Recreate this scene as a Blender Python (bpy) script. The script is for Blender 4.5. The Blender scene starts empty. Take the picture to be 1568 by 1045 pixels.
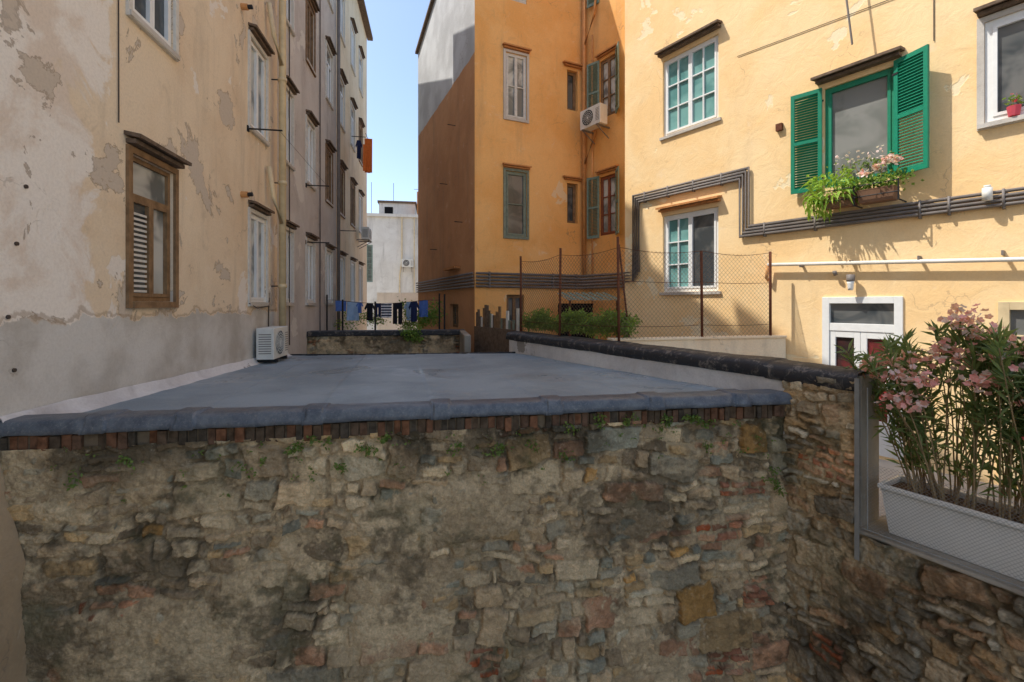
import bpy, math, random
import numpy as np
from mathutils import Vector
random.seed(7)
R=random.uniform
sc=bpy.context.scene

def lin(r,g,b,k=1.0):
    f=lambda c:(((c/255+.055)/1.055)**2.4 if c>10 else c/255/12.92)*k
    return (f(r),f(g),f(b),1)

# ------------------------------------------------------------ materials
class NT:
    def __init__(s,name,rough=.85,spec=.2,metal=0):
        m=bpy.data.materials.new(name); m.use_nodes=True
        s.m=m; s.t=m.node_tree; s.n=s.t.nodes; s.b=s.n['Principled BSDF']
        s.b.inputs['Roughness'].default_value=rough
        s.b.inputs['Specular IOR Level'].default_value=spec
        s.b.inputs['Metallic'].default_value=metal
        s.pos=s.n.new('ShaderNodeNewGeometry').outputs['Position']
    def put(s,inp,v):
        if isinstance(v,bpy.types.NodeSocket): s.t.links.new(v,inp)
        else: inp.default_value=v
    def scale(s,v,xyz):
        n=s.n.new('ShaderNodeVectorMath'); n.operation='MULTIPLY'
        s.put(n.inputs[0],v); n.inputs[1].default_value=xyz; return n.outputs[0]
    def offs(s,v,xyz):
        n=s.n.new('ShaderNodeVectorMath'); n.operation='ADD'
        s.put(n.inputs[0],v); n.inputs[1].default_value=xyz; return n.outputs[0]
    def noise(s,scale,detail=4,rough=.55,dist=0,vec=None):
        n=s.n.new('ShaderNodeTexNoise'); s.put(n.inputs['Vector'],vec if vec else s.pos)
        n.inputs['Scale'].default_value=scale; n.inputs['Detail'].default_value=detail
        n.inputs['Roughness'].default_value=rough; n.inputs['Distortion'].default_value=dist
        return n.outputs[0]
    def ramp(s,v,a,b,lo=0.,hi=1.):
        n=s.n.new('ShaderNodeMapRange'); n.interpolation_type='SMOOTHSTEP'
        s.put(n.inputs[0],v); n.inputs[1].default_value=a; n.inputs[2].default_value=b
        n.inputs[3].default_value=lo; n.inputs[4].default_value=hi; return n.outputs[0]
    def mix(s,f,a,b,mode='MIX'):
        n=s.n.new('ShaderNodeMix'); n.data_type='RGBA'; n.blend_type=mode
        s.put(n.inputs[0],f); s.put(n.inputs[6],a); s.put(n.inputs[7],b); return n.outputs[2]
    def math(s,op,a,b=0.):
        n=s.n.new('ShaderNodeMath'); n.operation=op; s.put(n.inputs[0],a); s.put(n.inputs[1],b); return n.outputs[0]
    def xyz(s):
        n=s.n.new('ShaderNodeSeparateXYZ'); s.put(n.inputs[0],s.pos); return n.outputs
    def color(s,c): s.put(s.b.inputs['Base Color'],c); return s
    def bump(s,h,st=.3,d=.01):
        n=s.n.new('ShaderNodeBump'); n.inputs['Strength'].default_value=st; n.inputs['Distance'].default_value=d
        s.put(n.inputs['Height'],h); s.t.links.new(n.outputs[0],s.b.inputs['Normal']); return s

def plaster(name,a,b,patch=None,pthr=.62,streak=.3,bump=.5,sc_=.7,dirt=(.2,.16,.12,1),hook=None,off=(0,0,0)):
    N=NT(name,.92,.12)
    base=N.offs(N.pos,off)
    n1=N.noise(sc_,6,.62,.4,base)
    c=N.mix(N.ramp(n1,.36,.64),a,b)
    n2=N.noise(1,5,.62,.2,N.scale(base,(2.4,2.4,.3)))
    c=N.mix(N.ramp(n2,.5,.8,0,streak),c,dirt)
    n4=N.noise(3.1,6,.7,.8,base)
    c=N.mix(N.ramp(n4,.55,.78,0,.25),c,dirt)
    c=N.mix(N.ramp(n4,.42,.25,0,.25),c,(.9,.82,.7,1))
    pf=None
    if patch:
        pn=N.noise(sc_*1.15,7,.62,.5,N.offs(base,(11,7,3)))
        pf=N.ramp(pn,pthr,pthr+.015)
        c=N.mix(pf,c,patch)
    if hook: c=hook(N,c)
    n3=N.noise(38,3,.7)
    c=N.mix(N.ramp(n3,.35,.7,0,.12),c,dirt)
    v=N.n.new('ShaderNodeTexVoronoi'); v.feature='DISTANCE_TO_EDGE'; v.inputs['Scale'].default_value=.55
    wn=N.n.new('ShaderNodeTexNoise'); wn.inputs['Scale'].default_value=2.2; wn.inputs['Detail'].default_value=5
    N.t.links.new(N.pos,wn.inputs['Vector'])
    ad=N.n.new('ShaderNodeVectorMath'); ad.operation='ADD'; N.t.links.new(base,ad.inputs[0]); N.t.links.new(wn.outputs['Color'],ad.inputs[1])
    N.t.links.new(ad.outputs[0],v.inputs['Vector'])
    crack=N.ramp(v.outputs['Distance'],.006,.001,0,.5)
    cm=N.math('MULTIPLY',crack,N.ramp(n1,.5,.6))
    c=N.mix(cm,c,dirt)
    N.color(c)
    h=N.math('ADD',N.math('MULTIPLY',n3,.25),N.math('MULTIPLY',n4,1.6))
    if pf is not None: h=N.math('SUBTRACT',h,N.math('MULTIPLY',pf,.5))
    N.bump(h,bump,.014)
    return N.m

def simple(name,c,rough=.6,spec=.3,metal=0,var=.25,sc_=12,bump=.1):
    N=NT(name,rough,spec,metal)
    n=N.noise(sc_,4,.6)
    N.color(N.mix(N.ramp(n,.3,.75,0,var),c,(c[0]*.35,c[1]*.33,c[2]*.3,1)))
    if bump: N.bump(N.noise(sc_*4,2),bump,.004)
    return N.m

def left_hook(N,c):
    o=N.xyz(); n=N.noise(2.3,7,.6,.3)
    nn=N.math('MULTIPLY',N.math('SUBTRACT',n,.5),.55)
    zz=N.math('ADD',o[2],nn)
    f=N.ramp(zz,-.17,-.15)
    rim=N.math('MULTIPLY',N.ramp(zz,-.15,-.14),N.ramp(zz,-.09,-.12))
    gray=N.mix(N.ramp(N.noise(1.7,5),.35,.7),lin(214,210,202),lin(184,177,166))
    n2=N.noise(1.3,7,.66,.6)
    f2=N.ramp(N.math('ADD',o[1],N.math('MULTIPLY',N.math('SUBTRACT',n2,.5),2.4)),4.75,4.9)
    c=N.mix(f2,N.mix(N.ramp(n2,.45,.6),lin(242,234,222),lin(228,212,194)),c)
    n3=N.noise(1.0,7,.62,.4,N.offs(N.pos,(5,1,9)))
    pm=N.ramp(n3,.575,.585)
    c=N.mix(pm,c,lin(206,192,174))
    edge=N.math('MULTIPLY',N.ramp(n3,.565,.573),N.ramp(n3,.587,.577))
    c=N.mix(N.math('MULTIPLY',edge,.65),c,lin(150,132,112))
    c=N.mix(N.math('MULTIPLY',rim,.5),c,lin(160,138,112))
    return N.mix(f,gray,c)
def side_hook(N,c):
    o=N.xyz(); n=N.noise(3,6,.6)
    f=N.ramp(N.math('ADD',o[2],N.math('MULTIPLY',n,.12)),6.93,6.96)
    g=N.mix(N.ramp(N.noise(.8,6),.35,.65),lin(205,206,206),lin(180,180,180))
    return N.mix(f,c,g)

M={}
M['left']=plaster('plaster_beige_old',lin(236,217,188),lin(226,203,172),lin(238,228,214),.62,.35,hook=left_hook)
M['leftB']=plaster('plaster_greypink',lin(212,206,198),lin(196,188,180),lin(220,214,204),.6,.35,off=(3,0,0))
M['leftC']=plaster('plaster_tan',lin(238,220,190),lin(226,205,170),None,off=(9,0,0))
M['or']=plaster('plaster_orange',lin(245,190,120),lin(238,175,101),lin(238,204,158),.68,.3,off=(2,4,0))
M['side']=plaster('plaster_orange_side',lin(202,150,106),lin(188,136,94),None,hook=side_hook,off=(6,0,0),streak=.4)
M['yel']=plaster('plaster_yellow',lin(250,219,168),lin(247,208,150),lin(248,228,188),.61,.2,dirt=(.5,.34,.2,1))
M['far']=plaster('plaster_white_grey',lin(232,229,220),lin(216,212,202),None,streak=.6,dirt=(.3,.28,.25,1))
M['cream']=plaster('plaster_cream',lin(246,230,200),lin(240,216,182),None)
M['white_pl']=plaster('plaster_white_flashing',lin(230,226,220),lin(200,194,188),lin(150,142,132),.62,streak=.5)
M['surround']=plaster('cement_grey',lin(206,200,190),lin(190,182,170),None,streak=.3)
M['cement']=plaster('cement_dark',lin(168,160,146),lin(140,132,118),None,streak=.4)
M['skirt']=plaster('plaster_skirt',lin(192,168,136),lin(168,144,112),lin(146,128,104),.6,.5)
M['wood']=simple('window_wood_brown',lin(146,116,84),.7,.25,var=.65,sc_=9)
M['woodred']=simple('window_wood_red',lin(146,84,56),.6,.3,var=.5)
M['hood']=simple('hood_weathered',lin(122,104,88),.85,.15,var=.7,sc_=14,bump=.4)
M['hoodor']=simple('hood_orange',lin(200,138,86),.85,.15,var=.5,sc_=10,bump=.3)
M['white']=simple('white_paint',lin(236,236,232),.45,.4,var=.1)
M['oldwhite']=simple('old_white_paint',lin(218,214,204),.6,.3,var=.3)
M['greyframe']=simple('grey_green_frame',lin(128,138,122),.6,.3,var=.5)
M['green']=simple('shutter_green',lin(18,134,102),.45,.4,var=.25,sc_=20)
M['oldgreen']=simple('shutter_old_green',lin(130,152,140),.7,.3,var=.45)
M['conduit']=simple('conduit_grey',lin(126,118,112),.6,.35,var=.4,sc_=6)
M['pipecream']=simple('pipe_cream',lin(222,200,158),.5,.4,var=.35,sc_=4)
M['pipewhite']=simple('pipe_white',lin(230,226,216),.5,.35,var=.2,sc_=6)
M['pipeor']=simple('pipe_orange',lin(212,154,98),.7,.25,var=.4,sc_=6)
M['rust']=simple('rust_iron',lin(114,70,50),.85,.2,var=.6,sc_=25,bump=.4)
M['wire']=simple('wire',lin(130,106,88),.7,.3)
M['galv']=simple('galvanised_wire',lin(150,150,146),.5,.5,metal=.3)
M['black']=simple('black_iron',lin(36,36,38),.6,.3)
M['dark']=simple('dark_inside',lin(30,30,32),.9,.1)
M['acw']=simple('ac_casing',lin(226,224,214),.5,.4,var=.15,sc_=8)
M['wirec']=simple('cable',lin(80,70,62),.7,.3)
def glass(name,c,c2=None,rough=.04,spec=.7):
    N=NT(name,rough,spec)
    N.color(N.mix(N.ramp(N.noise(1.6,3,.6,.6),.4,.62),c,c2 or (c[0]*.5,c[1]*.5,c[2]*.5,1)))
    N.bump(N.noise(1.5,2),.04,.02); return N.m
M['glass']=glass('window_glass',(.05,.06,.065,1),(.16,.16,.15,1))
M['curtain']=glass('glass_curtain',lin(196,196,188),lin(110,114,112),.08,.5)
M['teal']=glass('glass_teal_blind',lin(122,168,162),lin(92,140,136),.12,.5)
M['screen']=glass('insect_screen',lin(134,134,128),lin(112,114,108),.5,.3)
M['redcur']=glass('red_curtain_glass',lin(150,56,56),(.03,.02,.02,1),.1,.5)

# ------------------------------------------------------------ frames and mesh builder
class Fr:
    def __init__(s,ox,oy,dx,dy):
        l=math.hypot(dx,dy); s.o=(ox,oy); s.x=(dx/l,dy/l); s.y=(-dy/l,dx/l)
    def P(s,x,y,z=0): return (s.o[0]+s.x[0]*x+s.y[0]*y, s.o[1]+s.x[1]*x+s.y[1]*y, z)
    def sub(s,x,y,deg):
        a=math.radians(deg); p=s.P(x,y); c,n=math.cos(a),math.sin(a)
        return Fr(p[0],p[1],s.x[0]*c+s.y[0]*n,s.x[1]*c+s.y[1]*n)
W=Fr(0,0,1,0)

def empty(name):
    e=bpy.data.objects.new(name,None); sc.collection.objects.link(e); return e
class B:
    def __init__(s,name,F=W,parent=None,smooth=False):
        s.name=name;s.F=F;s.parent=parent;s.v=[];s.f=[];s.mi=[];s.mats=[];s.smooth=smooth
    def m(s,k):
        if isinstance(k,NT): k=k.m
        k=M[k] if isinstance(k,str) else k
        if k not in s.mats: s.mats.append(k)
        return s.mats.index(k)
    def face(s,pts,mat,loc=True):
        i=len(s.v); s.v+= [s.F.P(*p) for p in pts] if loc else [tuple(p) for p in pts]
        s.f.append(list(range(i,i+len(pts)))); s.mi.append(s.m(mat))
    def box(s,x0,x1,y0,y1,z0,z1,mat,tilt=0):
        i=len(s.v)
        for z in (z0,z1):
            for x,y in ((x0,y0),(x1,y0),(x1,y1),(x0,y1)):
                zz=z+ (tilt*((y-y0)/(y1-y0)) if y1!=y0 else 0)
                s.v.append(s.F.P(x,y,zz))
        k=s.m(mat)
        for q in ((0,3,2,1),(4,5,6,7),(0,1,5,4),(1,2,6,5),(2,3,7,6),(3,0,4,7)):
            s.f.append([i+a for a in q]); s.mi.append(k)
    def tube(s,pts,r,mat,n=8,loc=True,r1=None):
        P=[Vector(s.F.P(*p)) if loc else Vector(p) for p in pts]
        k=s.m(mat); base=len(s.v); m=len(P)
        for j,p in enumerate(P):
            d=(P[min(j+1,m-1)]-P[max(j-1,0)]).normalized()
            a=d.orthogonal().normalized() if abs(d.z)>.9 else d.cross(Vector((0,0,1))).normalized()
            b=d.cross(a).normalized()
            rr=r if r1 is None else r+(r1-r)*j/(m-1)
            if 0<j<m-1:
                co=(P[j]-P[j-1]).normalized().dot((P[j+1]-P[j]).normalized())
                rr=rr/max(.6,math.sqrt(max(0,(1+co)/2)))
            for q in range(n):
                t=2*math.pi*q/n; s.v.append(tuple(p+a*math.cos(t)*rr+b*math.sin(t)*rr))
        for j in range(m-1):
            for q in range(n):
                q2=(q+1)%n
                s.f.append([base+j*n+q,base+j*n+q2,base+(j+1)*n+q2,base+(j+1)*n+q]); s.mi.append(k)
        s.f.append([base+q for q in range(n)][::-1]); s.mi.append(k)
        s.f.append([base+(m-1)*n+q for q in range(n)]); s.mi.append(k)
    def done(s,bevel=0):
        me=bpy.data.meshes.new(s.name); me.from_pydata(s.v,[],s.f)
        for m in s.mats: me.materials.append(m)
        me.polygons.foreach_set('material_index',s.mi)
        if s.smooth: me.polygons.foreach_set('use_smooth',[True]*len(s.f))
        me.update()
        o=bpy.data.objects.new(s.name,me); sc.collection.objects.link(o)
        if s.parent: o.parent=s.parent
        if bevel:
            md=o.modifiers.new('bevel','BEVEL'); md.width=bevel; md.segments=2; md.limit_method='ANGLE'
        return o

def facade(b,xa,xb,z0,z1,ops,depth,mat):
    xs=sorted({xa,xb}|{v for o in ops for v in o[:2] if xa<v<xb}); zs=sorted({z0,z1}|{v for o in ops for v in o[2:4]})
    for i in range(len(xs)-1):
        for j in range(len(zs)-1):
            cx=(xs[i]+xs[i+1])/2; cz=(zs[j]+zs[j+1])/2
            if any(o[0]<cx<o[1] and o[2]<cz<o[3] for o in ops): continue
            b.face([(xs[i],0,zs[j]),(xs[i+1],0,zs[j]),(xs[i+1],0,zs[j+1]),(xs[i],0,zs[j+1])],mat)
    for x0,x1,a,c in [o[:4] for o in ops]:
        d=depth
        b.face([(x0,0,a),(x0,0,c),(x0,d,c),(x0,d,a)],mat)
        b.face([(x1,0,a),(x1,d,a),(x1,d,c),(x1,0,c)],mat)
        b.face([(x0,0,c),(x1,0,c),(x1,d,c),(x0,d,c)],mat)
        b.face([(x0,0,a),(x0,d,a),(x1,d,a),(x1,0,a)],mat)
def shell(b,xa,xb,z0,z1,dep,mat,roof='hood'):
    b.face([(xa,0,z0),(xa,0,z1),(xa,dep,z1),(xa,dep,z0)],mat)
    b.face([(xb,0,z0),(xb,dep,z0),(xb,dep,z1),(xb,0,z1)],mat)
    b.face([(xa,dep,z0),(xa,dep,z1),(xb,dep,z1),(xb,dep,z0)],mat)
    b.face([(xa,0,z1),(xb,0,z1),(xb,dep,z1),(xa,dep,z1)],roof)

def window(F,x0,x1,z0,z1,parent,mf='white',mp='glass',rec=.06,fw=.05,leaf=2,rows=1,cols=1,hood=None,sill=None,
           surround=None,trans=None,hm='hood',hw=.08,panes=None,plain=()):
    b=B('window',F,parent)
    y0=rec;y1=rec+.05
    e=.0025
    b.box(x0+e,x0+fw,y0,y1,z0+e,z1-e,mf); b.box(x1-fw,x1-e,y0,y1,z0+e,z1-e,mf)
    b.box(x0+fw,x1-fw,y0,y1,z0+e,z0+fw,mf); b.box(x0+fw,x1-fw,y0,y1,z1-fw,z1-e,mf)
    top=z1-fw
    if trans:
        b.box(x0+fw,x1-fw,y0,y1,trans-fw/2,trans+fw/2,mf)
        b.face([(x0+fw,y1-.015,trans+fw/2),(x1-fw,y1-.015,trans+fw/2),(x1-fw,y1-.015,z1-fw),(x0+fw,y1-.015,z1-fw)],mp)
        top=trans-fw/2
    w=(x1-x0-2*fw)/leaf; bot=z0+fw
    for i in range(leaf):
        a=x0+fw+i*w; c=a+w; ya=y0-.012; yb=y1-.005; s=.042
        pm=panes[i] if panes else mp
        b.box(a+.002,a+s,ya,yb,bot+.002,top-.002,mf); b.box(c-s,c-.002,ya,yb,bot+.002,top-.002,mf)
        b.box(a+s,c-s,ya,yb,bot+.002,bot+s,mf); b.box(a+s,c-s,ya,yb,top-s,top-.002,mf)
        b.face([(a+s,y1-.02,bot+s),(c-s,y1-.02,bot+s),(c-s,y1-.02,top-s),(a+s,y1-.02,top-s)],pm)
        if i in plain: continue
        for r in range(1,rows):
            z=bot+s+(top-bot-2*s)*r/rows; b.box(a+s,c-s,ya+.005,yb-.004,z-.012,z+.012,mf)
        for q in range(1,cols):
            x=a+s+(w-2*s)*q/cols; b.box(x-.011,x+.011,ya+.003,yb-.006,bot+s,top-s,mf)
    d=.03
    b.face([(x0,y1+d,z0),(x1,y1+d,z0),(x1,y1+d,z1),(x0,y1+d,z1)],'dark')
    if surround:
        t=.07
        b.box(x0-t,x0-.002,-.03,.0,z0-t,z1+t,surround); b.box(x1+.002,x1+t,-.03,.0,z0-t,z1+t,surround)
        b.box(x0-.002,x1+.002,-.03,.0,z1+.002,z1+t,surround); b.box(x0-.002,x1+.002,-.045,.0,z0-t,z0-.002,surround)
    if hood is not None:
        b.box(x0-hw,x1+hw,-hood,-.001,z1+.13,z1+.17,hm,tilt=.03); b.box(x0-hw*.7,x1+hw*.7,-hood*.6,-.001,z1+.085,z1+.129,hm)
    if sill is not None:
        b.box(x0-.06,x1+.06,-sill,rec,z0-.06,z0-.003,'surround')
    return b.done()

def shutter(F,w,z0,z1,mat,parent,solid_top=True):
    b=B('shutter',F,parent); t=.035;s=.055
    b.box(0,s,-t,0,z0,z1,mat); b.box(w-s,w,-t,0,z0,z1,mat)
    zm=z0+(z1-z0)*.5
    for a,c in ((z0,z0+s*1.4),(zm-s/2,zm+s/2),(z1-s*1.2,z1)): b.box(s,w-s,-t,0,a,c,mat)
    for a,c,sol in ((z0+s*1.4,zm-s/2,False),(zm+s/2,z1-s*1.2,solid_top)):
        n=int((c-a)/.042)
        for i in range(n):
            z=a+(i+.5)*(c-a)/n
            b.face([(s,-.032,z-.016),(w-s,-.032,z-.016),(w-s,-.004,z+.01),(s,-.004,z+.01)],mat)
        if sol: b.box(s,w-s,-.012,-.006,a,c,mat)
    for z in (z0+.2,z1-.2): b.box(-.02,.06,-t-.006,-t,z-.015,z+.015,'black')
    return b.done()

# ------------------------------------------------------------ numpy noise / rubble walls
_T=np.random.RandomState(5).rand(512,512)
def vn(x,y,s=0):
    x=x+s*37.71;y=y+s*91.37
    xi=np.floor(x).astype(int);yi=np.floor(y).astype(int);fx=x-xi;fy=y-yi
    fx=fx*fx*(3-2*fx);fy=fy*fy*(3-2*fy)
    a=_T[xi%512,yi%512];b=_T[(xi+1)%512,yi%512];c=_T[xi%512,(yi+1)%512];d=_T[(xi+1)%512,(yi+1)%512]
    return (a*(1-fx)+b*fx)*(1-fy)+(c*(1-fx)+d*fx)*fy
def fbm(x,y,s=0,o=4):
    r=0;k=1;t=0
    for i in range(o): r=r+k*vn(x*2**i,y*2**i,s+i*1.7);t+=k;k*=.55
    return r/t
def ss(a,b,x):
    t=np.clip((x-a)/(b-a),0,1);return t*t*(3-2*t)

def stone_mat():
    N=NT('rubble_stone',.93,.12)
    at=N.n.new('ShaderNodeAttribute'); at.attribute_name='Col'
    n=N.noise(60,4,.75); n2=N.noise(14,4,.7)
    c=N.mix(N.ramp(n,.3,.72,0,.32),at.outputs['Color'],(.06,.045,.03,1))
    c=N.mix(N.ramp(n2,.56,.74,0,.3),c,lin(222,202,170))
    N.color(c); N.bump(N.math('ADD',n,n2),.9,.018); return N.m
M['stone']=stone_mat()
PAL=[(lin(188,164,132),3),(lin(192,162,120),2),(lin(172,162,140),2.3),(lin(150,132,108),2.2),(lin(214,192,158),2.4),(lin(184,142,112),1.3),
     (lin(194,150,92),.5),(lin(150,148,132),1.5),(lin(196,176,146),2.5)]
BR=[lin(180,122,94),lin(168,116,92),lin(192,138,106),lin(152,106,82),lin(202,160,126),lin(192,104,66)]
PAL2=[(lin(156,148,132),3),(lin(182,164,138),2.2),(lin(134,126,112),2.2),(lin(180,150,112),1.3),(lin(160,130,102),1.1)]
def rubble(name,F,x0,x1,z0,z1,res,seed,parent,pal=PAL,brickp=.07,rowh=(.16,.34),wid=(.22,.58),topgrime=True,mortar=(lin(212,192,160),lin(168,146,116)),smear=1.0,brickzone=None,base=-.008):
    rs=np.random.RandomState(seed)
    nx=int((x1-x0)/res)+1;nz=int((z1-z0)/res)+1
    X,Z=np.meshgrid(np.linspace(x0,x1,nx),np.linspace(z0,z1,nz))
    s=seed
    wx=X+.12*(fbm(X*2.2,Z*2.2,s)-.5)+.08*(fbm(X*6,Z*6,s+2)-.5)+.025*(fbm(X*17,Z*17,s+3)-.5)
    wz=Z+.2*(fbm(X*.9,Z*1.3,s+5)-.5)+.11*(fbm(X*3.4,Z*3.4,s+6)-.5)+.025*(fbm(X*15,Z*15,s+7)-.5)
    zs=[z0-.3]
    while zs[-1]<z1+.4: zs.append(zs[-1]+rs.uniform(*rowh))
    zs=np.array(zs); row=np.clip(np.searchsorted(zs,wz)-1,0,len(zs)-2)
    X0=np.zeros_like(X);X1=X0.copy();Z0=zs[row];Z1=zs[row+1];ID=np.zeros(X.shape,int);isb=np.zeros(X.shape,bool);nid=0
    for r in range(len(zs)-1):
        m=row==r
        if not m.any(): continue
        h=zs[r+1]-zs[r]; xs=[x0-.5-rs.uniform(0,.2)]
        while xs[-1]<x1+.5: xs.append(xs[-1]+rs.uniform(*wid))
        xs=np.array(xs);ci=np.clip(np.searchsorted(xs,wx[m])-1,0,len(xs)-2)
        a=xs[ci];c=xs[ci+1];n=len(xs)-1
        bp=rs.rand(n)<brickp
        if brickzone is not None:
            zc=(zs[r]+zs[r+1])/2
            if brickzone[0]<zc<brickzone[1]: bp|=(xs[:-1]>x0+.0)
        q=rs.rand(n); ns=np.where(q<.3,1,np.where(q<.78,2,3)); ns=np.where((h<.12)&(ns>1),1,ns); ns=np.where((h<.22)&(ns>2),2,ns)
        sp=np.where(bp,max(1,round(h/.068)),ns)[ci]
        gm=np.where(bp,1.0,rs.uniform(.7,1.45,n))[ci]
        lz=np.clip((wz[m]-zs[r])/h,0,.9999)
        k=np.minimum((lz**gm*sp).astype(int),sp-1)
        zz0=zs[r]+h*(k/sp)**(1/gm); zz1=zs[r]+h*((k+1)/sp)**(1/gm)
        hb=bp[ci]; Lc=np.where(bp,.2,rs.uniform(.15,.4,n))[ci]; off=((k*37)%5)/5*Lc
        spl=hb|(sp>1)
        bi=np.floor((wx[m]-a+off)/Lc).astype(int)
        aa=np.where(spl,np.maximum(a,a-off+bi*Lc),a); cc=np.where(spl,np.minimum(c,a-off+(bi+1)*Lc),c)
        X0[m]=aa;X1[m]=cc;Z0[m]=zz0;Z1[m]=zz1
        ID[m]=nid+ci*131+k*17+np.where(spl,(bi+2)*7,0); isb[m]=hb; nid+=n*131+400
    ID=ID%20011
    rt=np.random.RandomState(seed+1).rand(8,20011)
    hx=(X1-X0)/2;hz=(Z1-Z0)/2;px=wx-(X0+X1)/2;pz=wz-(Z0+Z1)/2
    ang=(rt[0][ID]-.5)*.3*(~isb); c_=np.cos(ang);s_=np.sin(ang); px,pz=px*c_-pz*s_,px*s_+pz*c_
    rad=np.minimum(np.minimum(hx,hz)*.75,np.where(isb,.012,.012+.028*rt[7][ID]))
    qx=np.abs(px)-hx+rad;qz=np.abs(pz)-hz+rad
    sdf=np.hypot(np.maximum(qx,0),np.maximum(qz,0))+np.minimum(np.maximum(qx,qz),0)-rad
    dep=-sdf+.016*(fbm(X*22,Z*22,s+9)-.5)
    gap=.002+.012*rt[1][ID]
    edge=ss(gap,gap+.013,dep)
    face=.05*(fbm(X*7+rt[2][ID]*50,Z*7,s+11,6)-.5)+.018*(fbm(X*40,Z*40,s+12,2)-.5)+(rt[3][ID]-.5)*.045*px/np.maximum(hx,.02)+(rt[6][ID]-.5)*.03*pz/np.maximum(hz,.02)
    hs=-.03+edge*(.03+.002+.036*rt[4][ID]+face)
    mn=fbm(X*1.5,Z*1.5,s+13,4)
    hm=base+.042*(fbm(X*6,Z*6,s+14,6)-.5)+.016*(fbm(X*45,Z*45,s+15,2)-.5)+smear*(.046*ss(.46,.64,mn))
    h=np.maximum(hs,hm); w=ss(-.003,.005,hs-hm)[...,None]
    pc=np.array([p[0][:3] for p in pal]);pw=np.array([p[1] for p in pal]);cum=np.cumsum(pw/pw.sum())
    col=pc[np.clip(np.searchsorted(cum,rt[5][ID]),0,len(pal)-1)]
    bc=np.array([p[:3] for p in BR]); col=np.where(isb[...,None],bc[(rt[5][ID]*len(BR)).astype(int)],col)
    col=col*(.7+.7*rt[6][ID])[...,None]*(.6+.8*fbm(X*12,Z*12,s+16))[...,None]
    f=fbm(X*3,Z*3,s+17)[...,None]
    mc=np.array(mortar[0][:3])*f*1.0+np.array(mortar[1][:3])*(1-f); mc=mc*(.6+.85*fbm(X*25,Z*25,s+18,3))[...,None]
    C=mc*(1-w)+col*w
    jshade=(ss(.0,-.018,h)*.65)[...,None]; C=C*(1-jshade)+np.array([.055,.042,.028])*jshade  # crevice shade painted into the colour: recessed joints darkened to offset flat lighting
    lime=(ss(.52,.70,fbm(X*2.7,Z*2.7,s+30,6)+.2*(fbm(X*16,Z*16,s+31)-.5))*.42)[...,None]; C=C*(1-lime)+np.array(lin(220,198,164)[:3])*lime
    C=C*(.74+.6*fbm(X*.8,Z*.8,s+19))[...,None]
    hi=fbm(X*15,Z*15,s+40,4)-.5
    g=ss(.57,.73,fbm(X*1.1,Z*1.4,s+20,6)+.35*hi)*.6
    if topgrime: g=np.maximum(g,.85*ss(.42,.0,z1-Z+ .35*(fbm(X*2.2,Z*2,s+21)-.5)) * ss(.36,.6,fbm(X*3,Z*1.0,s+22,6)+.35*hi))
    g=g[...,None]; C=C*(1-g)+np.array([.05,.04,.028])*g
    mo=(ss(.58,.72,fbm(X*2,Z*2,s+23,5)+.3*hi)*.32)[...,None]; C=C*(1-mo)+np.array([.11,.115,.055])*mo
    C=C*np.array([1.1,1.04,.92])
    h=h+.07*(fbm(X*.9,Z*.9,s+24)-.5)
    fx=F.x;fy=F.y
    V=np.stack([F.o[0]+fx[0]*X-fy[0]*h,F.o[1]+fx[1]*X-fy[1]*h,Z],-1).reshape(-1,3)
    idx=np.arange(nx*nz).reshape(nz,nx)
    Fa=np.stack([idx[:-1,:-1],idx[:-1,1:],idx[1:,1:],idx[1:,:-1]],-1).reshape(-1,4)
    me=bpy.data.meshes.new(name); me.from_pydata(V.tolist(),[],Fa.tolist())
    me.materials.append(M['stone']); me.polygons.foreach_set('use_smooth',[True]*len(Fa))
    ca=me.color_attributes.new('Col','FLOAT_COLOR','POINT')
    ca.data.foreach_set('color',np.concatenate([C.reshape(-1,3),np.ones((nx*nz,1))],1).astype(np.float32).ravel())
    o=bpy.data.objects.new(name,me); sc.collection.objects.link(o); o.parent=parent; return o

# ------------------------------------------------------------ leaves
def leafmat(name,c,c2,rough=.5):
    N=NT(name,rough,.35)
    n=N.n.new('ShaderNodeNewGeometry')
    N.color(N.mix(n.outputs['Random Per Island'],c,c2))
    tr=N.n.new('ShaderNodeBsdfTranslucent'); tr.inputs[0].default_value=(min(1,c2[0]*1.6),min(1,c2[1]*1.6),c2[2],1)
    ms=N.n.new('ShaderNodeMixShader'); ms.inputs[0].default_value=.28
    out=N.n['Material Output']; N.t.links.new(N.b.outputs[0],ms.inputs[1]); N.t.links.new(tr.outputs[0],ms.inputs[2]); N.t.links.new(ms.outputs[0],out.inputs[0])
    return N.m
M['olean']=leafmat('oleander_leaf',(.05,.10,.03,1),(.2,.26,.09,1))
M['lime']=leafmat('lime_leaf',(.14,.3,.03,1),(.36,.5,.07,1))
M['weed']=leafmat('weed_leaf',(.07,.12,.02,1),(.2,.28,.06,1))
M['ivy']=leafmat('ivy_leaf',(.06,.14,.025,1),(.26,.38,.07,1))
M['pink']=leafmat('pink_petal',(.82,.28,.26,1),(.9,.48,.42,1))
M['palepink']=leafmat('pale_pink_petal',(.88,.56,.52,1),(.92,.76,.7,1))
M['redp']=leafmat('red_petal',(.6,.05,.08,1),(.7,.15,.2,1))
M['stem']=simple('stem',lin(156,134,98),.8,.2)
M['soil']=simple('soil',lin(90,70,52),.95,.1)
def rdir(up=0.):
    v=Vector((random.gauss(0,1),random.gauss(0,1),random.gauss(0,1)+up)); return v.normalized()
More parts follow.
